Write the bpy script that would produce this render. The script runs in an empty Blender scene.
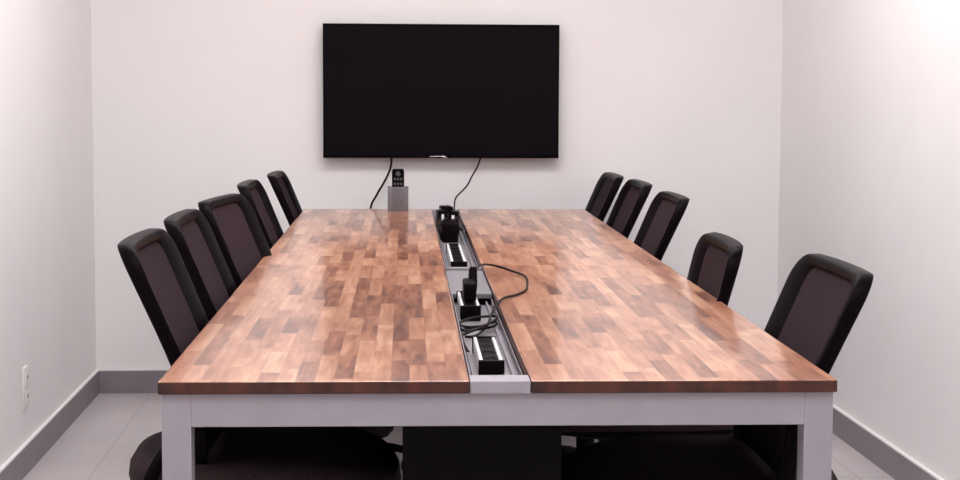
import bpy, bmesh, math, random
import numpy as np
from mathutils import Vector, Matrix

random.seed(7)
S = bpy.context.scene
COL = S.collection
PI = math.pi

# ------------------------------------------------------------------ place
XL, XR, YB, YF, ZC = -1.090, 1.643, 6.760, -1.30, 2.62      # room
CAM_H = 1.2084
TC = (0.2029, 2.6447)          # middle of the table's near edge
TYAW = 0.0203
TW, TL, TZ = 1.0754, 3.8648, 0.75
SEAM = 1.775


def t2w(x, y, z=0.0):
    c, s = math.cos(TYAW), math.sin(TYAW)
    return Vector((TC[0] + c * x + s * y, TC[1] - s * x + c * y, z))


# ------------------------------------------------------------------ materials
def new_mat(name):
    m = bpy.data.materials.new(name)
    m.use_nodes = True
    nt = m.node_tree
    return m, nt, nt.nodes['Principled BSDF']


def N(nt, t, **kw):
    n = nt.nodes.new(t)
    for k, v in kw.items():
        setattr(n, k, v)
    return n


def mth(nt, op, a, b=None):
    n = N(nt, 'ShaderNodeMath', operation=op)
    for i, v in enumerate((a, b)):
        if v is None:
            continue
        if isinstance(v, (int, float)):
            n.inputs[i].default_value = v
        else:
            nt.links.new(v, n.inputs[i])
    return n.outputs[0]


def plain(name, col, rough=0.5, metal=0.0, spec=0.5, var=0.06, scale=30.0, bump=0.0, bscale=400.0):
    m, nt, b = new_mat(name)
    b.inputs['Roughness'].default_value = rough
    b.inputs['Metallic'].default_value = metal
    b.inputs['Specular IOR Level'].default_value = spec
    tc = N(nt, 'ShaderNodeTexCoord')
    no = N(nt, 'ShaderNodeTexNoise')
    no.inputs['Scale'].default_value = scale
    no.inputs['Detail'].default_value = 3
    nt.links.new(tc.outputs['Object'], no.inputs['Vector'])
    r = N(nt, 'ShaderNodeValToRGB')
    r.color_ramp.elements[0].position = 0.3
    r.color_ramp.elements[1].position = 0.7
    r.color_ramp.elements[0].color = tuple(c * (1 - var) for c in col) + (1,)
    r.color_ramp.elements[1].color = tuple(min(1, c * (1 + var)) for c in col) + (1,)
    nt.links.new(no.outputs['Fac'], r.inputs['Fac'])
    nt.links.new(r.outputs['Color'], b.inputs['Base Color'])
    if bump:
        n2 = N(nt, 'ShaderNodeTexNoise')
        n2.inputs['Scale'].default_value = bscale
        nt.links.new(tc.outputs['Object'], n2.inputs['Vector'])
        bp = N(nt, 'ShaderNodeBump')
        bp.inputs['Strength'].default_value = bump
        bp.inputs['Distance'].default_value = 0.002
        nt.links.new(n2.outputs['Fac'], bp.inputs['Height'])
        nt.links.new(bp.outputs['Normal'], b.inputs['Normal'])
    return m


def wood_mat():
    """butcher block: short staves of mixed tone running along y"""
    m, nt, b = new_mat('butcher_block')
    L = nt.links
    geo = N(nt, 'ShaderNodeTexCoord')
    sep = N(nt, 'ShaderNodeSeparateXYZ')
    L.new(geo.outputs['Object'], sep.inputs[0])
    X, Y = sep.outputs['X'], sep.outputs['Y']
    row = mth(nt, 'FLOOR', mth(nt, 'DIVIDE', X, 0.030))
    wn = N(nt, 'ShaderNodeTexWhiteNoise', noise_dimensions='1D')
    L.new(row, wn.inputs['W'])
    ln = mth(nt, 'ADD', mth(nt, 'MULTIPLY', wn.outputs['Value'], 0.14), 0.22)
    u = mth(nt, 'ADD', mth(nt, 'DIVIDE', Y, ln), mth(nt, 'MULTIPLY', wn.outputs['Value'], 17.3))
    cell = mth(nt, 'FLOOR', u)
    cx = N(nt, 'ShaderNodeCombineXYZ')
    L.new(row, cx.inputs[0])
    L.new(cell, cx.inputs[1])
    w2 = N(nt, 'ShaderNodeTexWhiteNoise', noise_dimensions='3D')
    L.new(cx.outputs[0], w2.inputs['Vector'])
    # grain, shifted for every stave
    mp = N(nt, 'ShaderNodeCombineXYZ')
    L.new(mth(nt, 'ADD', mth(nt, 'MULTIPLY', X, 44.0), mth(nt, 'MULTIPLY', w2.outputs['Value'], 91.0)), mp.inputs[0])
    L.new(mth(nt, 'ADD', mth(nt, 'MULTIPLY', Y, 4.2), mth(nt, 'MULTIPLY', w2.outputs['Value'], 37.0)), mp.inputs[1])
    gr = N(nt, 'ShaderNodeTexNoise')
    gr.inputs['Scale'].default_value = 1.0
    gr.inputs['Detail'].default_value = 5
    gr.inputs['Roughness'].default_value = 0.62
    gr.inputs['Distortion'].default_value = 0.6
    L.new(mp.outputs[0], gr.inputs['Vector'])
    f = mth(nt, 'ADD', mth(nt, 'ADD', mth(nt, 'MULTIPLY', w2.outputs['Value'], 0.52), -0.02), mth(nt, 'MULTIPLY', mth(nt, 'SUBTRACT', gr.outputs['Fac'], 0.28), 1.35))
    lo = N(nt, 'ShaderNodeTexNoise')
    lo.inputs['Scale'].default_value = 5.5
    lo.inputs['Detail'].default_value = 2
    L.new(geo.outputs['Object'], lo.inputs['Vector'])
    f = mth(nt, 'ADD', f, mth(nt, 'MULTIPLY', mth(nt, 'SUBTRACT', lo.outputs['Fac'], 0.5), 0.45))
    rp = N(nt, 'ShaderNodeValToRGB')
    e = rp.color_ramp.elements
    e[0].position, e[0].color = 0.0, (0.100, 0.030, 0.019, 1)
    e[1].position, e[1].color = 1.0, (0.739, 0.427, 0.272, 1)
    for p, c in ((0.22, (0.215, 0.074, 0.044, 1)), (0.48, (0.420, 0.171, 0.095, 1)), (0.74, (0.582, 0.283, 0.169, 1))):
        n = e.new(p)
        n.color = c
    L.new(f, rp.inputs['Fac'])
    # thin joints between staves
    fx = mth(nt, 'FRACT', mth(nt, 'DIVIDE', X, 0.030))
    dx = mth(nt, 'MINIMUM', fx, mth(nt, 'SUBTRACT', 1.0, fx))
    fy = mth(nt, 'FRACT', u)
    dy = mth(nt, 'MULTIPLY', mth(nt, 'MINIMUM', fy, mth(nt, 'SUBTRACT', 1.0, fy)), 8.0)
    j = mth(nt, 'LESS_THAN', mth(nt, 'MINIMUM', dx, dy), 0.022)
    mx = N(nt, 'ShaderNodeMix', data_type='RGBA')
    L.new(mth(nt, 'MULTIPLY', j, 0.18), mx.inputs[0])
    L.new(rp.outputs['Color'], mx.inputs[6])
    mx.inputs[7].default_value = (0.12, 0.045, 0.03, 1)
    L.new(mx.outputs[2], b.inputs['Base Color'])
    rr = N(nt, 'ShaderNodeMapRange')
    rr.inputs['To Min'].default_value = 0.285
    rr.inputs['To Max'].default_value = 0.33
    L.new(gr.outputs['Fac'], rr.inputs['Value'])
    L.new(rr.outputs[0], b.inputs['Roughness'])
    b.inputs['Specular IOR Level'].default_value = 0.30
    b.inputs['Coat Weight'].default_value = 0.5
    b.inputs['Coat Roughness'].default_value = 0.09
    return m


def edge_mat():
    m, nt, b = new_mat('stained_slab_edge')
    L = nt.links
    tc = N(nt, 'ShaderNodeTexCoord')
    mp = N(nt, 'ShaderNodeMapping')
    mp.inputs['Scale'].default_value = (14, 5, 5)
    L.new(tc.outputs['Object'], mp.inputs['Vector'])
    no = N(nt, 'ShaderNodeTexNoise')
    no.inputs['Scale'].default_value = 1.6
    no.inputs['Detail'].default_value = 4
    L.new(mp.outputs[0], no.inputs['Vector'])
    r = N(nt, 'ShaderNodeValToRGB')
    r.color_ramp.elements[0].position, r.color_ramp.elements[0].color = 0.35, (0.027, 0.008, 0.005, 1)
    r.color_ramp.elements[1].position, r.color_ramp.elements[1].color = 0.72, (0.125, 0.032, 0.016, 1)
    L.new(no.outputs['Fac'], r.inputs['Fac'])
    L.new(r.outputs['Color'], b.inputs['Base Color'])
    b.inputs['Roughness'].default_value = 0.45
    return m


def floor_mat():
    m, nt, b = new_mat('floor_tiles')
    L = nt.links
    tc = N(nt, 'ShaderNodeTexCoord')
    mp = N(nt, 'ShaderNodeMapping')
    mp.inputs['Location'].default_value = (0.877, -5.76, 0)
    L.new(tc.outputs['Object'], mp.inputs['Vector'])
    br = N(nt, 'ShaderNodeTexBrick', offset=0.0)
    br.inputs['Scale'].default_value = 1.0
    br.inputs['Mortar Size'].default_value = 0.006
    br.inputs['Mortar Smooth'].default_value = 0.2
    br.inputs['Brick Width'].default_value = 0.6
    br.inputs['Row Height'].default_value = 0.6
    br.inputs['Color1'].default_value = (0.50, 0.455, 0.46, 1)
    br.inputs['Color2'].default_value = (0.54, 0.49, 0.50, 1)
    br.inputs['Mortar'].default_value = (0.44, 0.40, 0.41, 1)
    L.new(mp.outputs[0], br.inputs['Vector'])
    no = N(nt, 'ShaderNodeTexNoise')
    no.inputs['Scale'].default_value = 5
    no.inputs['Detail'].default_value = 6
    L.new(tc.outputs['Object'], no.inputs['Vector'])
    mr = N(nt, 'ShaderNodeMapRange')
    mr.inputs['To Min'].default_value = 0.86
    mr.inputs['To Max'].default_value = 1.1
    L.new(no.outputs['Fac'], mr.inputs['Value'])
    mx = N(nt, 'ShaderNodeMix', data_type='RGBA', blend_type='MULTIPLY')
    mx.inputs[0].default_value = 1
    L.new(br.outputs['Color'], mx.inputs[6])
    L.new(mr.outputs[0], mx.inputs[7])
    L.new(mx.outputs[2], b.inputs['Base Color'])
    b.inputs['Roughness'].default_value = 0.42
    return m


def mesh_fabric():
    m, nt, b = new_mat('backrest_mesh_fabric')
    L = nt.links
    tc = N(nt, 'ShaderNodeTexCoord')
    sep = N(nt, 'ShaderNodeSeparateXYZ')
    L.new(tc.outputs['Object'], sep.inputs[0])
    wx = mth(nt, 'SINE', mth(nt, 'MULTIPLY', sep.outputs['X'], 1500.0))
    wz = mth(nt, 'SINE', mth(nt, 'MULTIPLY', sep.outputs['Z'], 1500.0))
    f = mth(nt, 'MULTIPLY', mth(nt, 'ADD', mth(nt, 'MULTIPLY', wx, wz), 1.0), 0.5)
    r = N(nt, 'ShaderNodeValToRGB')
    r.color_ramp.elements[0].color = (0.022, 0.013, 0.016, 1)
    r.color_ramp.elements[1].color = (0.048, 0.031, 0.036, 1)
    L.new(f, r.inputs['Fac'])
    L.new(r.outputs['Color'], b.inputs['Base Color'])
    b.inputs['Roughness'].default_value = 0.9
    b.inputs['Specular IOR Level'].default_value = 0.05
    tr = N(nt, 'ShaderNodeBsdfTransparent')
    mix = N(nt, 'ShaderNodeMixShader')
    mix.inputs[0].default_value = 0.012
    L.new(b.outputs[0], mix.inputs[1])
    L.new(tr.outputs[0], mix.inputs[2])
    L.new(mix.outputs[0], nt.nodes['Material Output'].inputs['Surface'])
    return m


def smoke_mat():
    m, nt, b = new_mat('smoked_acrylic')
    b.inputs['Base Color'].default_value = (0.36, 0.34, 0.36, 1)
    b.inputs['Roughness'].default_value = 0.15
    tr = N(nt, 'ShaderNodeBsdfTransparent')
    tr.inputs[0].default_value = (0.75, 0.72, 0.75, 1)
    mix = N(nt, 'ShaderNodeMixShader')
    mix.inputs[0].default_value = 0.66
    nt.links.new(b.outputs[0], mix.inputs[1])
    nt.links.new(tr.outputs[0], mix.inputs[2])
    nt.links.new(mix.outputs[0], nt.nodes['Material Output'].inputs['Surface'])
    return m


def lamp_mat(strength):
    m, nt, b = new_mat('lamp_diffuser')
    b.inputs['Base Color'].default_value = (0.9, 0.9, 0.9, 1)
    b.inputs['Emission Color'].default_value = (0.97, 0.985, 1.0, 1)
    b.inputs['Emission Strength'].default_value = strength
    return m


M = {
    'wall': plain('wall_paint', (0.855, 0.832, 0.832), 0.6, var=0.012, scale=3, bump=0.05, bscale=220),
    'ceiling': plain('ceiling_paint', (0.88, 0.86, 0.855), 0.8, var=0.01, scale=3),
    'floor': floor_mat(),
    'base': plain('baseboard_tile', (0.235, 0.205, 0.228), 0.45, var=0.07, scale=9),
    'bead': plain('white_sealant', (0.85, 0.82, 0.81), 0.5, var=0.02),
    'wood': wood_mat(),
    'edge': edge_mat(),
    'steel': plain('silver_powder_coat', (0.335, 0.305, 0.335), 0.42, 0.0, 0.5, var=0.04, scale=18),
    'alu': plain('grey_aluminium', (0.27, 0.25, 0.275), 0.38, 0.25, 0.5, var=0.05, scale=40),
    'lid': plain('grey_plastic', (0.20, 0.19, 0.205), 0.5, var=0.05),
    'dark_steel': plain('black_steel', (0.0042, 0.0028, 0.0040), 0.6, spec=0.1, var=0.1),
    'black': plain('black_plastic', (0.0040, 0.0022, 0.0036), 0.5, spec=0.04, var=0.1),
    'gloss': plain('black_gloss_plastic', (0.0046, 0.0026, 0.0040), 0.36, spec=0.03, var=0.1),
    'white': plain('white_plastic', (0.78, 0.75, 0.76), 0.35, var=0.02),
    'seat': plain('seat_fabric', (0.040, 0.027, 0.029), 0.9, spec=0.05, var=0.25, scale=180, bump=0.3, bscale=700),
    'mesh': mesh_fabric(),
    'chrome': plain('brushed_metal', (0.55, 0.53, 0.54), 0.3, 1.0, var=0.03),
    'screen': plain('dark_screen', (0.0056, 0.0040, 0.0058), 0.30, spec=0.05, var=0.05),
    'bezel': plain('television_bezel', (0.0036, 0.0025, 0.0036), 0.4, spec=0.03, var=0.05),
    'logo': plain('silver_badge', (0.60, 0.57, 0.58), 0.3, 0.6, var=0.03),
    'cable': plain('black_rubber_cable', (0.010, 0.006, 0.008), 0.5, spec=0.1, var=0.1),
    'smoke': smoke_mat(),
    'keys': plain('grey_rubber_keys', (0.075, 0.068, 0.072), 0.5, var=0.1),
    'slot': plain('outlet_slot', (0.05, 0.045, 0.05), 0.6, var=0.1),
    'lamp': lamp_mat(9.15),
    'outlet': plain('outlet_plate', (0.82, 0.765, 0.765), 0.35, var=0.01),
}


# ------------------------------------------------------------------ mesh builder
class MB:
    def __init__(self):
        self.bm = bmesh.new()

    def _faces(self, rings, closed=True, cap=True, mi=0):
        bm = self.bm
        n = len(rings[0])
        for a, b in zip(rings[:-1], rings[1:]):
            for i in range(n if closed else n - 1):
                f = bm.faces.new((a[i], a[(i + 1) % n], b[(i + 1) % n], b[i]))
                f.material_index = mi
        if cap:
            for r in (rings[0][::-1], rings[-1]):
                f = bm.faces.new(r)
                f.material_index = mi

    def box(self, c, s, bevel=0.0, seg=2, mi=0, rot=None):
        bm2 = bmesh.new()
        bmesh.ops.create_cube(bm2, size=1.0)
        for v in bm2.verts:
            v.co = Vector((v.co.x * s[0], v.co.y * s[1], v.co.z * s[2]))
        if bevel:
            bmesh.ops.bevel(bm2, geom=bm2.edges[:], offset=bevel, segments=seg, profile=0.5, affect='EDGES')
        for v in bm2.verts:
            co = v.co
            if rot is not None:
                co = rot @ co
            v.co = co + Vector(c)
        mp = {v: self.bm.verts.new(v.co) for v in bm2.verts}
        for f in bm2.faces:
            nf = self.bm.faces.new([mp[v] for v in f.verts])
            nf.material_index = mi
        bm2.free()
        return self

    def tube(self, pts, r, seg=10, mi=0, flat=1.0):
        pts = [Vector(p) for p in pts]
        rad = r if isinstance(r, (list, tuple)) else [r] * len(pts)
        rings = []
        up = None
        for i, p in enumerate(pts):
            d = (pts[min(i + 1, len(pts) - 1)] - pts[max(i - 1, 0)]).normalized()
            if up is None:
                up = Vector((0, 0, 1)) if abs(d.z) < 0.9 else Vector((1, 0, 0))
            s = d.cross(up).normalized()
            up = s.cross(d).normalized()
            ring = []
            for k in range(seg):
                a = 2 * PI * k / seg
                ring.append(self.bm.verts.new(p + s * math.cos(a) * rad[i] + up * math.sin(a) * rad[i] * flat))
            rings.append(ring)
        self._faces(rings, mi=mi)
        return self

    def lathe(self, prof, c=(0, 0, 0), seg=24, mi=0, axis='z'):
        rings = []
        for r, z in prof:
            ring = []
            for k in range(seg):
                a = 2 * PI * k / seg
                v = Vector((r * math.cos(a), r * math.sin(a), z))
                if axis == 'x':
                    v = Vector((v.z, v.x, v.y))
                elif axis == 'y':
                    v = Vector((v.y, v.z, v.x))
                ring.append(self.bm.verts.new(v + Vector(c)))
            rings.append(ring)
        self._faces(rings, mi=mi)
        return self

    def loft(self, rings, mi=0, cap=True):
        self._faces([[self.bm.verts.new(Vector(p)) for p in r] for r in rings], cap=cap, mi=mi)
        return self

    def torus_loop(self, rings, mi=0):
        vr = [[self.bm.verts.new(Vector(p)) for p in r] for r in rings]
        self._faces(vr + [vr[0]], cap=False, mi=mi)
        return self

    def build(self, name, mats, parent=None, loc=None, angle=38):
        bmesh.ops.recalc_face_normals(self.bm, faces=self.bm.faces[:])
        me = bpy.data.meshes.new(name)
        self.bm.to_mesh(me)
        self.bm.free()
        for m in (mats if isinstance(mats, (list, tuple)) else [mats]):
            me.materials.append(m)
        for p in me.polygons:
            p.use_smooth = True
        me.set_sharp_from_angle(angle=math.radians(angle))
        o = bpy.data.objects.new(name, me)
        COL.objects.link(o)
        if parent is not None:
            o.parent = parent
        if loc is not None:
            o.location = loc
        return o


def smooth_path(pts, n=8):
    P = [Vector(p) for p in pts]
    out = []
    for i in range(len(P) - 1):
        p0, p1, p2, p3 = P[max(i - 1, 0)], P[i], P[i + 1], P[min(i + 2, len(P) - 1)]
        for k in range(n):
            t = k / n
            out.append(0.5 * ((2 * p1) + (p2 - p0) * t + (2 * p0 - 5 * p1 + 4 * p2 - p3) * t * t + (3 * p1 - p0 - 3 * p2 + p3) * t ** 3))
    out.append(P[-1])
    return out


def tag(o, label, cat, group=None):
    o['label'] = label
    o['category'] = cat
    if group:
        o['group'] = group
    return o


def thing(name, label, cat, loc=(0, 0, 0), rz=0.0, group=None):
    o = bpy.data.objects.new(name, None)
    o.empty_display_size = 0.1
    COL.objects.link(o)
    o.location = loc
    o.rotation_euler = (0, 0, rz)
    return tag(o, label, cat, group)


def struct(o):
    o['kind'] = 'structure'
    return o


def copy_tree(o, parent=None):
    c = o.copy()
    COL.objects.link(c)
    if parent is not None:
        c.parent = parent
    for ch in list(o.children):
        copy_tree(ch, c)
    return c


# ------------------------------------------------------------------ room shell
T = 0.12
W_, D_ = XR - XL, YB - YF
cx, cy = (XL + XR) / 2, (YB + YF) / 2
struct(MB().box((cx, cy, -0.06), (W_ + 2 * T, D_ + 2 * T, 0.12)).build('floor', M['floor']))
struct(MB().box((cx, cy, ZC + 0.06), (W_ + 2 * T, D_ + 2 * T, 0.12)).build('ceiling', M['ceiling']))
struct(MB().box((cx, YB + T / 2, ZC / 2), (W_ + 2 * T, T, ZC)).build('wall_back', M['wall']))
struct(MB().box((cx, YF - T / 2, ZC / 2), (W_ + 2 * T, T, ZC)).build('wall_front', M['wall']))
struct(MB().box((XL - T / 2, cy, ZC / 2), (T, D_, ZC)).build('wall_left', M['wall']))
struct(MB().box((XR + T / 2, cy, ZC / 2), (T, D_, ZC)).build('wall_right', M['wall']))
BH, BT = 0.090, 0.012


def baseboard(name, p, q, nrm):
    p, q, nrm = Vector(p), Vector(q), Vector(nrm)
    mb = MB()
    c = (p + q) / 2 + nrm * BT / 2
    s = (abs(q.x - p.x) + abs(nrm.x) * BT, abs(q.y - p.y) + abs(nrm.y) * BT, BH)
    mb.box((c.x, c.y, BH / 2), s)
    c2 = (p + q) / 2 + nrm * (BT * 0.5)
    mb.box((c2.x, c2.y, BH + 0.003), (s[0], s[1], 0.006), mi=1)
    struct(mb.build(name, [M['base'], M['bead']]))


baseboard('baseboard_left', (XL, YF, 0), (XL, YB, 0), (1, 0, 0))
baseboard('baseboard_right', (XR, YF, 0), (XR, YB, 0), (-1, 0, 0))
baseboard('baseboard_back', (XL + BT, YB, 0), (XR - BT, YB, 0), (0, -1, 0))
baseboard('baseboard_front', (XL + BT, YF, 0), (XR - BT, YF, 0), (0, 1, 0))

# ceiling lamps (the room's lights)
LAMPS = [('wide ceiling light panel over the near end of the table', 0.28, 1.9, 2.0, 0.9),
         ('wide ceiling light panel over the far half of the table', 0.28, 4.75, 2.0, 0.9),
         ]
for lab, lx, ly, sx, sy in LAMPS:
    t = thing('ceiling_light', lab, 'ceiling light', (lx, ly, ZC), 0, 'ceiling light panels')
    f = MB()
    for k in (-1, 1):
        f.box((k * (sx / 2 - 0.012), 0, -0.02), (0.024, sy, 0.04), 0.003)
        f.box((0, k * (sy / 2 - 0.012), -0.02), (sx - 0.048, 0.024, 0.04), 0.003)
    f.build('frame', M['white'], t)
    MB().box((0, 0, -0.018), (sx - 0.048, sy - 0.048, 0.02)).build('diffuser', M['lamp'], t)

# wall socket low on the left wall
oy = 5.36
t = thing('wall_outlet', 'small white socket plate low on the left wall', 'wall outlet', (XL, oy, 0.268))
MB().box((0.004, 0, 0), (0.008, 0.078, 0.135), 0.003).build('plate', M['outlet'], t)
for dz in (-0.03, 0.03):
    mb = MB().box((0.009, 0, dz), (0.004, 0.034, 0.042), 0.0015)
    for dy in (-0.007, 0.007):
        mb.box((0.0112, dy, dz + 0.005), (0.001, 0.003, 0.012), mi=1)
    mb.build('socket', [M['outlet'], M['slot']], t)

# ------------------------------------------------------------------ conference table (local frame: x across, y away, near edge y=0)
tb = thing('conference_table', 'long conference table with four butcher block slabs on a silver steel frame', 'table', t2w(0, 0, 0), -TYAW)
SL = 0.020
GX0, GX1 = -0.049, 0.049
HW = TW / 2
for x0, x1 in ((-HW, GX0), (GX1, HW)):
    for y0, y1 in ((0, SEAM - 0.0012), (SEAM + 0.0012, TL)):
        mb = MB()
        cxx, cyy = (x0 + x1) / 2, (y0 + y1) / 2
        mb.box((0, 0, 0), (x1 - x0, y1 - y0, SL), 0.0022, 2)
        mb.bm.faces.ensure_lookup_table()
        mb.bm.normal_update()
        for f in mb.bm.faces:
            f.material_index = 0 if f.normal.z > 0.85 else 1
        mb.build('tabletop', [M['wood'], M['edge']], tb, (cxx, cyy, TZ - SL / 2), angle=20)
LW, AH = 0.046, 0.053
FZ = TZ - SL
FX = HW - 0.005
for y in (0.006 + LW / 2, SEAM, TL - 0.006 - LW / 2):
    MB().box((0, y, FZ - AH / 2), (2 * (FX - LW), LW, AH), 0.0012).build('cross_beam', M['steel'], tb, angle=20)
    for sx in (-1, 1):
        leg = MB().box((sx * (FX - LW / 2), y, FZ / 2 + 0.006), (LW, LW, FZ - 0.012), 0.0015).build('leg', M['steel'], tb, angle=20)
        MB().lathe([(0.018, 0.0), (0.020, 0.002), (0.020, 0.010), (0.012, 0.014)], (sx * (FX - LW / 2), y, 0)).build('foot', M['black'], leg)
for sx in (-1, 1):
    for y0, y1 in ((0.006 + LW, SEAM - LW / 2), (SEAM + LW / 2, TL - 0.006 - LW)):
        MB().box((sx * (FX - LW / 2), (y0 + y1) / 2, FZ - AH / 2), (LW, y1 - y0, AH), 0.0012).build('side_rail', M['steel'], tb, angle=20)
# cable trough between the slabs
ZT = 0.718
for y0, y1 in ((0.062, 1.20), (1.70, TL - 0.062)):
    mb = MB()
    ym, ly = (y0 + y1) / 2, y1 - y0
    mb.box((0, ym, ZT - 0.001), (GX1 - GX0 - 0.004, ly, 0.002))
    mb.box((GX0 + 0.0035, ym, ZT + 0.014), (0.002, ly, 0.030))
    mb.box((GX1 - 0.0035, ym, ZT + 0.007), (0.002, ly, 0.016))
    mb.box((GX1 - 0.015, ym, ZT + 0.004), (0.004, ly, 0.009))
    mb.box((GX0 + 0.014, ym, ZT + 0.003), (0.003, ly, 0.006))
    mb.build('cable_trough', M['alu'], tb)
MB().box((0, 1.45, TZ - 0.012), (GX1 - GX0 - 0.003, 0.49, 0.012), 0.002).build('trough_lid', M['lid'], tb)
MB().box((0, SEAM - 0.058, TZ - 0.008), (GX1 - GX0 - 0.003, 0.026, 0.016), 0.002).build('divider_bar', M['alu'], tb)
for y in (0.030, TL - 0.030):
    MB().box((0, y, TZ - 0.0105), (GX1 - GX0 - 0.002, 0.058, 0.021), 0.002).build('end_cap', M['steel'], tb, angle=20)
# deep black box added under the trough to darken the space below the table
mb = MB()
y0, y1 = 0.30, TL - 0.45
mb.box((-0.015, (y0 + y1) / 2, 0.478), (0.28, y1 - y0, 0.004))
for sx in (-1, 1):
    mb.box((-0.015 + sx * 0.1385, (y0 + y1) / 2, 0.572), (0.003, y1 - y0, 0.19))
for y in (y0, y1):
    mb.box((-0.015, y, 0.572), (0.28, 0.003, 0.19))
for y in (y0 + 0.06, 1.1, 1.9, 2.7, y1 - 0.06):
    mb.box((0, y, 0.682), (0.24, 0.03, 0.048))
mb.build('dark_filler_box', M['dark_steel'], tb)


# ------------------------------------------------------------------ power gear in the trough
def tthing(name, label, cat, x, y, z, group=None, rz=0.0):
    return thing(name, label, cat, t2w(x, y, z), -TYAW + rz, group)


def power_strip(x, y, ln, lab, n):
    t = tthing('power_strip', lab, 'power strip', x, y, ZT, 'power strips in the table trough')
    w, h = 0.040, 0.032
    mb = MB()
    for sx in (-1, 1):
        mb.box((sx * (w / 2 - 0.003), 0, h / 2), (0.006, ln, h), 0.0015)
    mb.build('side_rail', M['white'], t)
    MB().box((0, 0, h / 2 - 0.001), (w - 0.013, ln, h - 0.003), 0.001).build('housing', M['black'], t)
    for e in (-1, 1):
        MB().box((0, e * (ln / 2 + 0.006), h / 2 + 0.0005), (w + 0.004, 0.012, h), 0.0015).build('end_cap', M['black'], t)
    for k in range(n):
        yy = -ln / 2 + ln * (k + 0.5) / n
        MB().lathe([(0.0105, 0.0), (0.0105, 0.0012), (0.009, 0.0012), (0.009, 0.0004)], (0, yy, h - 0.0028), 16).build('outlet', M['black'], t)
    return t


power_strip(-0.004, 0.345, 0.270, 'short black power strip with white rails at the near end of the trough', 4)
power_strip(-0.012, 1.065, 0.25, 'black power strip under the standing plug in the middle of the trough', 4)
power_strip(-0.008, 2.13, 0.52, 'longer black power strip just beyond the grey trough lid', 6)


def block(name, label, cat, x, y, z, s, mat, rz=0.0, cap=None, group=None):
    t = tthing(name, label, cat, x, y, z, group, rz)
    MB().box((0, 0, s[2] / 2), s, 0.004, 3).build('body', M[mat], t)
    if cap:
        MB().box((0, -s[1] / 2 - 0.0006, s[2] * 0.70), (s[0] * 0.34, 0.002, s[2] * 0.30), 0.0008).build('painted_glint', M[cap], t)  # white patch on the front face, a glint painted as colour
    return t


ZS = ZT + 0.032
# charger with its looping cable
ch = tthing('charger', 'black charger plug with a cable looping over the right slab', 'charger', 0.0, 0.95, ZS)


def loc(x, y, z):
    return (x - 0.0, y - 0.95, z - ZS)


bm_ = MB()
bm_.box(loc(-0.010, 1.06, ZS + 0.020), (0.027, 0.11, 0.040), 0.005, 3)
bm_.box(loc(0.000, 1.12, ZS + 0.034), (0.018, 0.05, 0.05), 0.005, 3, rot=Matrix.Rotation(math.radians(-25), 3, 'X'))
bm_.build('plug', M['black'], ch)
CR = 0.0027
zt = TZ + CR
loop = [(0.000, 1.13, 0.788), (0.007, 1.19, 0.797), (0.024, 1.36, 0.790), (0.046, 1.50, 0.780), (0.080, 1.57, 0.768), (0.115, 1.55, 0.758),
        (0.140, 1.46, zt + 0.003), (0.138, 1.34, zt), (0.123, 1.19, zt), (0.092, 1.09, zt + 0.001), (0.066, 1.03, zt + 0.003), (0.045, 0.95, zt),
        (0.030, 0.87, 0.742), (0.015, 0.78, 0.728), (-0.010, 0.69, 0.722), (-0.034, 0.68, 0.722), (-0.040, 0.76, 0.720), (-0.025, 0.80, 0.720), (0.010, 0.80, 0.724)]
MB().tube(smooth_path([loc(*p) for p in loop], 8), CR, 8).build('cord', M['cable'], ch)
# loose coil in front of it
co = tthing('coiled_cord', 'black cord coiled loosely on the trough floor behind the nearest strip', 'cord', 0, 0.62, ZT)
raw = [(-0.040, 0.839), (-0.027, 0.793), (0.002, 0.792), (0.029, 0.838), (0.038, 0.822), (0.025, 0.762), (-0.005, 0.719), (-0.032, 0.691), (-0.041, 0.72),
       (-0.039, 0.793), (-0.012, 0.854), (0.018, 0.869), (0.039, 0.860), (0.031, 0.792), (0.003, 0.719), (-0.024, 0.663), (-0.039, 0.636), (-0.041, 0.582), (-0.038, 0.530), (-0.034, 0.47)]
pts = [(a, b - 0.62, 0.006 + 0.0011 * k if k < 13 else 0.022 - 0.0023 * (k - 12)) for k, (a, b) in enumerate(raw)]
MB().tube(smooth_path(pts, 6), 0.0028, 8).build('cord', M['cable'], co)

# the clump at the far end
g = 'plugs at the far end of the trough'
block('power_adapter', 'large black power adapter lying at the far end of the trough', 'power adapter', -0.012, 2.86, ZT, (0.052, 0.17, 0.060), 'gloss', 0.05)
p1 = block('wall_plug', 'upright black plug with a painted white glint on the left of the far clump', 'plug', -0.031, 3.06, ZT, (0.026, 0.05, 0.085), 'gloss', 0.2, 'white', g)
p2 = block('wall_plug', 'upright black plug with a painted white glint on the right of the far clump', 'plug', 0.014, 3.08, ZT, (0.030, 0.05, 0.080), 'gloss', -0.2, 'white', g)
block('power_adapter', 'small black adapter standing tallest behind the two plugs with painted glints', 'power adapter', -0.010, 3.26, ZT, (0.040, 0.08, 0.085), 'gloss', 0.1)
tn = tthing('tangled_cord', 'tangle of black cords around the plugs at the far end of the trough', 'cord', -0.005, 3.1, ZT)
pts = []
random.seed(3)
for k in range(15):
    a = k * 1.7
    pts.append((0.036 * math.cos(a), (k / 14 - 0.5) * 0.56 + 0.09 * math.sin(a * 1.3), 0.038 + 0.030 * abs(math.sin(k * 1.3))))
MB().tube(smooth_path(pts, 5), 0.004, 7).build('cord', M['cable'], tn)

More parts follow.
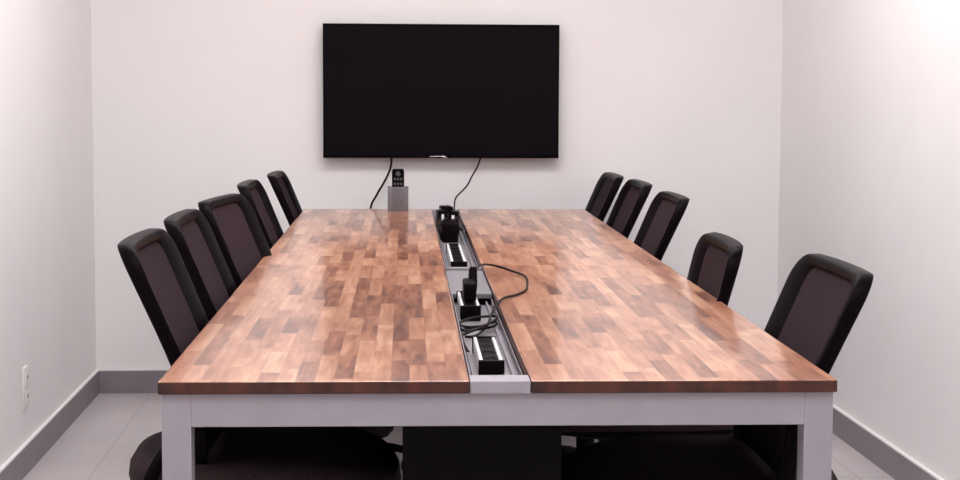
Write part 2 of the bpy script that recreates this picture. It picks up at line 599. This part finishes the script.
# ------------------------------------------------------------------ television on the back wall
TVX0, TVX1, TVZ0, TVZ1 = -0.1885, 0.7390, 0.9378, 1.4622
tw, th = TVX1 - TVX0, TVZ1 - TVZ0
tv = thing('television', 'black flat screen television hung on the back wall', 'television', ((TVX0 + TVX1) / 2, YB, TVZ0))
YO = -0.060
mb = MB()
mb.box((0, YO + 0.015, th / 2), (tw, 0.030, th), 0.004, 3)
mb.box((0, YO + 0.035, th / 2 - 0.02), (tw * 0.72, 0.018, th * 0.66), 0.006, 2)
mb.build('housing', M['bezel'], tv)
bz = 0.009
mb = MB()
mb.box((0, YO - 0.001, th - bz / 2), (tw, 0.004, bz), 0.001)
mb.box((0, YO - 0.001, 0.014 / 2), (tw, 0.004, 0.014), 0.001)
for sx in (-1, 1):
    mb.box((sx * (tw / 2 - bz / 2), YO - 0.001, th / 2), (bz, 0.004, th - 0.002), 0.001)
mb.build('bezel', M['bezel'], tv)
MB().box((0, YO - 0.0002, th / 2 + 0.0025), (tw - 2 * bz, 0.002, th - bz - 0.014)).build('screen', M['screen'], tv)
mb = MB()
mb.tube(smooth_path([(-0.045, YO - 0.003, 0.006), (-0.01, YO - 0.004, 0.007), (0.012, YO - 0.004, 0.005), (0.022, YO - 0.003, -0.003)], 6), [0.0015] * 9 + [0.0035] * 7 + [0.004] * 3, 8, flat=0.9)
mb.build('badge', M['logo'], tv)
MB().box((0, -0.009, th / 2), (0.30, 0.018, 0.20), 0.003).build('wall_bracket', M['dark_steel'], tv)


def wire(name, label, pts, r):
    base = Vector(pts[0])
    o = MB().tube(smooth_path([Vector(p) - base for p in pts], 10), r, 8).build(name, M['cable'], None, base)
    return tag(o, label, 'cable')


# ------------------------------------------------------------------ remote caddy
cad = tthing('remote_holder', 'small smoky grey holder standing on the far end of the left slab', 'remote holder', -0.179, 3.765, TZ)
cw, cd, chh, ct = 0.078, 0.045, 0.092, 0.003
mb = MB()
mb.box((0, 0, ct / 2), (cw, cd, ct), 0.001)
for s in (-1, 1):
    mb.box((s * (cw / 2 - ct / 2), 0, chh / 2), (ct, cd, chh), 0.001)
    mb.box((0, s * (cd / 2 - ct / 2), chh / 2), (cw, ct, chh), 0.001)
mb.build('shell', M['smoke'], cad)
rm = tthing('remote_control', 'black remote control sticking up out of the grey holder', 'remote control', -0.179, 3.765, TZ + 0.0035)
rings = []
for z, s in ((0, 0.9), (0.004, 1), (0.06, 1.0), (0.145, 1.0), (0.152, 0.93), (0.155, 0.75)):
    r = []
    for k in range(24):
        a = 2 * PI * k / 24
        ca, sa = math.cos(a), math.sin(a)
        r.append((0.023 * s * math.copysign(abs(ca) ** 0.6, ca), 0.010 * s * math.copysign(abs(sa) ** 0.7, sa), z))
    rings.append(r)
MB().loft(rings).build('body', M['gloss'], rm)
mb = MB()
for i in range(5):
    for j in (-1, 0, 1):
        mb.box((j * 0.012, -0.0105, 0.045 + i * 0.018), (0.008, 0.003, 0.009), 0.001)
mb.build('keypad', M['keys'], rm)
MB().lathe([(0.009, -0.0), (0.009, 0.002), (0.006, 0.003)], (0, -0.0125, 0.137), 18, axis='y').build('dial', M['keys'], rm)


# ------------------------------------------------------------------ office chair (faces +y, seat centre above the origin)
PIV = (0.0, -0.25, 0.50)


def back_y(u, z):
    # reclined straight upper part easing into an upright lumbar part
    k = 0.035
    up_ = k * math.log1p(math.exp((z - 0.655) / k))
    return -0.194 - 0.44 * up_ + 0.016 * (abs(u) / 0.23) ** 2.2


def rrect(w0, w1, z0, z1, r, n=7, ne=9):
    """rounded rectangle, tapering from half-width w0 (bottom) to w1 (top)"""
    pts = []
    cs = [(w1 - r, z1 - r, 0), (-(w1 - r), z1 - r, 90), (-(w0 - r), z0 + r, 180), (w0 - r, z0 + r, 270)]
    arcs = []
    for cx_, cz_, a0 in cs:
        arcs.append([(cx_ + r * math.cos(math.radians(a0 + 90 * k / (n - 1))), cz_ + r * math.sin(math.radians(a0 + 90 * k / (n - 1)))) for k in range(n)])
    for i in range(4):
        a, b = arcs[i], arcs[(i + 1) % 4]
        pts += a
        for k in range(1, ne):
            t = k / ne
            pts.append((a[-1][0] * (1 - t) + b[0][0] * t, a[-1][1] * (1 - t) + b[0][1] * t))
    return pts


def make_chair():
    t = thing('office_chair', 'x', 'chair', group='mesh office chairs around the table')
    # seat cushion
    def plan(k, s, z, drop=1.0):
        out = []
        for i in range(48):
            a = 2 * PI * i / 48
            ca, sa = math.cos(a), math.sin(a)
            n = 2.7
            x = 0.245 * s * math.copysign(abs(ca) ** (2 / n), ca)
            y = 0.26 * s * math.copysign(abs(sa) ** (2 / n), sa)
            fz = -0.030 * max(0, (y / 0.26)) ** 3 * drop
            out.append((x, y - 0.09, z + fz + 0.037))
        return out
    MB().loft([plan(0, .93, .424), plan(0, .985, .430), plan(0, 1.0, .445), plan(0, .99, .466), plan(0, .955, .481), plan(0, .88, .488), plan(0, .6, .484), plan(0, .2, .480)]).build('seat', M['seat'], t, angle=60)
    MB().loft([plan(0, .60, .394, .5), plan(0, .82, .400, .7), plan(0, .955, .418, 1), plan(0, .965, .428, 1), plan(0, .6, .43, 1)]).build('seat_pan', M['black'], t, angle=60)
    # backrest frame + mesh (own origin at the recline pivot)
    outer = rrect(0.212, 0.230, 0.535, 0.952, 0.052)
    inner = rrect(0.150, 0.166, 0.590, 0.929, 0.030)
    rings = []
    for (uo, zo), (ui, zi) in zip(outer, inner):
        ring = []
        top = min(1.0, max(0.0, (zo - 0.80) / 0.12))
        tk = 0.0145 + 0.0015 * top
        for f, d in ((0.0, 0.55), (0.06, 0.92), (0.18, 1.0), (0.75, 0.72), (1.0, 0.22), (1.0, -0.3), (0.75, -0.8), (0.18, -1.0), (0.06, -0.92), (0.0, -0.55)):
            u = uo + (ui - uo) * f
            z = zo + (zi - zo) * f
            ring.append((u - PIV[0], back_y(u, z) + d * tk - PIV[1], z - PIV[2]))
        rings.append(ring)
    bk = MB().torus_loop(rings).build('backrest', M['gloss'], t, PIV, angle=50)
    mb = MB()
    nu, nz = 12, 14
    fr, bkv = [], []
    for off, store in ((0.003, fr), (-0.003, bkv)):
        for j in range(nz + 1):
            rw = []
            z = 0.575 + (0.936 - 0.575) * j / nz
            hw = 0.162 + 0.016 * j / nz
            for i in range(nu + 1):
                u = -hw + 2 * hw * i / nu
                rw.append(mb.bm.verts.new((u, back_y(u, z) + off - PIV[1], z - PIV[2])))
            store.append(rw)
    for st in (fr, bkv):
        for j in range(nz):
            for i in range(nu):
                mb.bm.faces.new((st[j][i], st[j][i + 1], st[j + 1][i + 1], st[j + 1][i]))
    def border(st):
        return st[0][:] + [r[-1] for r in st[1:]] + st[-1][-2::-1] + [r[0] for r in st[-2:0:-1]]
    a, b = border(fr), border(bkv)
    for i in range(len(a)):
        mb.bm.faces.new((a[i], b[i], b[(i + 1) % len(a)], a[(i + 1) % len(a)]))
    mb.build('mesh_panel', M['mesh'], bk)
    # side arms carrying the backrest from below the seat
    for sg in (-1, 1):
        MB().tube(smooth_path([(sg * .06, -0.10, .425), (sg * .19, -0.20, .425), (sg * .229, -0.262, .455), (sg * .228, -0.272, .52), (sg * .205, -0.235, .59), (sg * .185, -0.200, .65)], 6), 0.013, 10).build('back_support', M['black'], t)
    # tilt mechanism, lever, gas column
    MB().box((0, -0.06, .412), (0.15, 0.20, 0.045), 0.008, 3).build('tilt_mechanism', M['black'], t)
    MB().tube(smooth_path([(0.06, 0.0, .412), (0.16, 0.0, .410), (0.22, -0.005, .406)], 4), [0.005] * 7 + [0.009] * 2, 8).build('lever', M['black'], t)
    MB().lathe([(0.028, .075), (0.028, .23), (0.024, .235), (0.015, .236), (0.015, .404)], (0, -0.06, 0), 20).build('gas_column', M['black'], t)
    MB().lathe([(0.030, .072), (0.042, .078), (0.042, .108), (0.034, .118), (0.029, .122)], (0, -0.06, 0), 20).build('base_hub', M['black'], t)
    for k in range(5):
        a = 2 * PI * k / 5 + PI / 2
        d = Vector((math.cos(a), math.sin(a), 0))
        pts = [Vector((0, -0.06, 0)) + d * r + Vector((0, 0, z)) for r, z in ((0.036, .094), (0.12, .092), (0.20, .082), (0.255, .070))]
        lg = MB().tube(pts, [0.022, 0.019, 0.016, 0.013], 10, flat=0.8).build('base_leg', M['black'], t)
        e = Vector((0, -0.06, 0)) + d * 0.245
        s = d.cross(Vector((0, 0, 1)))
        mb = MB()
        mb.tube([e + Vector((0, 0, .048)), e + Vector((0, 0, .068))], 0.006, 8)
        ang = math.atan2(s.y, s.x)
        R = Matrix.Rotation(ang, 3, 'Z')
        for sg in (-1, 1):
            c0 = e + s * (sg * 0.0045) + Vector((0, 0, .025))
            c1 = e + s * (sg * 0.021) + Vector((0, 0, .025))
            mb.tube([c0, c0 + (c1 - c0) * 0.2, c0 + (c1 - c0) * 0.8, c1], [0.022, 0.0248, 0.0248, 0.020], 16)
        mb.box(e + Vector((0, 0, .046)), (0.030, 0.030, 0.008), 0.003, 2, rot=R)
        mb.build('caster', M['black'], lg)
    return t


# side (-1 left, 1 right), centre y along the table, centre distance from the table's axis, extra turn, recline, lift, base turn, label
CH = [
    (-1, 0.622, 0.342, 0, 0.0, -0.026, 'black mesh office chair nearest the camera on the left side of the table'),
    (-1, 1.210, 0.342, 0, 0.0, -0.028, 'black mesh office chair second from the near end on the left side of the table'),
    (-1, 1.800, 0.325, -7, 0.0, -0.030, 'black mesh office chair third in the left row, turned toward the camera'),
    (-1, 2.640, 0.325, 0, 0.0, -0.034, 'black mesh office chair second from the far end on the left side of the table'),
    (-1, 3.560, 0.310, 0, 0.0, -0.050, 'black mesh office chair at the far end of the left row'),
    (1, 0.455, 0.330, 0, 1.0, -0.060, 'black mesh office chair nearest the camera on the right side of the table, leaning back'),
    (1, 1.235, 0.338, -1, -9.0, -0.090, 'upright black mesh office chair standing alone, second from the near end on the right'),
    (1, 2.420, 0.335, 0, 1.0, -0.055, 'black mesh office chair nearest the camera in the far right trio of chairs'),
    (1, 3.130, 0.330, 0, 1.0, -0.055, 'black mesh office chair in the middle of the far right trio of chairs'),
    (1, 3.835, 0.325, 0, 1.0, -0.065, 'black mesh office chair closest to the back wall on the right side of the table'),
]
proto = make_chair()
LIFT = {'backrest', 'back_support'}
copies = [proto] + [copy_tree(proto) for _ in CH[1:]]
for o, (sd, y, d, turn, rec, lift, lab) in zip(copies, CH):
    o.location = t2w(sd * d, y, 0)
    o.rotation_euler = (0, 0, -TYAW + sd * PI / 2 + math.radians(turn))
    o['label'] = lab
    slide = {0: 0.014, 5: 0.034}.get(copies.index(o), 0.0)      # seat depth is adjustable on its pan
    for c in o.children:
        nm = c.name.split('.')[0]
        if nm in LIFT:
            c.location = Vector(c.location) + Vector((0, 0, lift))
        if nm in ('seat', 'seat_pan') and slide:
            c.location = Vector(c.location) + Vector((0, slide, 0))
        if nm == 'backrest':
            c.rotation_euler = (math.radians(rec), 0, 0)

# cables from the television
x_tv = (TVX0 + TVX1) / 2
e1 = t2w(0.030, 3.70, 0.742)
wire('power_cable', 'thin black cable hanging from the television down into the table trough',
     [(0.436, YB - 0.03, 0.95), (0.420, YB - 0.035, 0.905), (0.395, YB - 0.07, 0.865), (0.372, YB - 0.12, 0.83), t2w(0.045, 3.93, 0.79), t2w(0.036, 3.85, 0.76), tuple(e1)], 0.0031)
wire('video_cable', 'black cable dropping from the television behind the grey remote holder',
     [(0.080, YB - 0.03, 0.95), (0.076, YB - 0.03, 0.90), (0.055, YB - 0.035, 0.85), (0.020, YB - 0.045, 0.79), (-0.005, YB - 0.05, 0.73), (-0.02, YB - 0.05, 0.55), (-0.02, YB - 0.05, 0.25), (-0.02, YB - 0.07, 0.03), (0.00, YB - 0.11, 0.006), (0.10, YB - 0.12, 0.005)], 0.0042)

# ------------------------------------------------------------------ camera
p, y, r = 0.0884, 0.0640, 0.0043
cyw, syw, cp, sp = math.cos(y), math.sin(y), math.cos(p), math.sin(p)
fw = Vector((syw * cp, cyw * cp, -sp))
rt = Vector((cyw, -syw, 0))
up = rt.cross(fw)
A = math.cos(r) * rt + math.sin(r) * up
B = -math.sin(r) * rt + math.cos(r) * up
cd_ = bpy.data.cameras.new('camera')
cam = bpy.data.objects.new('camera', cd_)
COL.objects.link(cam)
cam.matrix_world = Matrix(((A.x, B.x, -fw.x, 0.0), (A.y, B.y, -fw.y, 0.0), (A.z, B.z, -fw.z, CAM_H), (0, 0, 0, 1)))
cd_.sensor_width = 36
cd_.lens = 1700 / 960 * 36
cd_.clip_start = 0.02
S.camera = cam

# ------------------------------------------------------------------ world, colour
w = bpy.data.worlds.new('world')
S.world = w
w.use_nodes = True
w.node_tree.nodes['Background'].inputs[0].default_value = (0.9, 0.9, 0.95, 1)
w.node_tree.nodes['Background'].inputs[1].default_value = 0.1
S.view_settings.view_transform = 'Standard'
S.view_settings.look = 'None'
S.view_settings.gamma = 1
S.view_settings.use_curve_mapping = False
S.view_settings.exposure = 0.0
S.cycles.use_denoising = True
S.cycles.max_bounces = 10
S.cycles.diffuse_bounces = 8
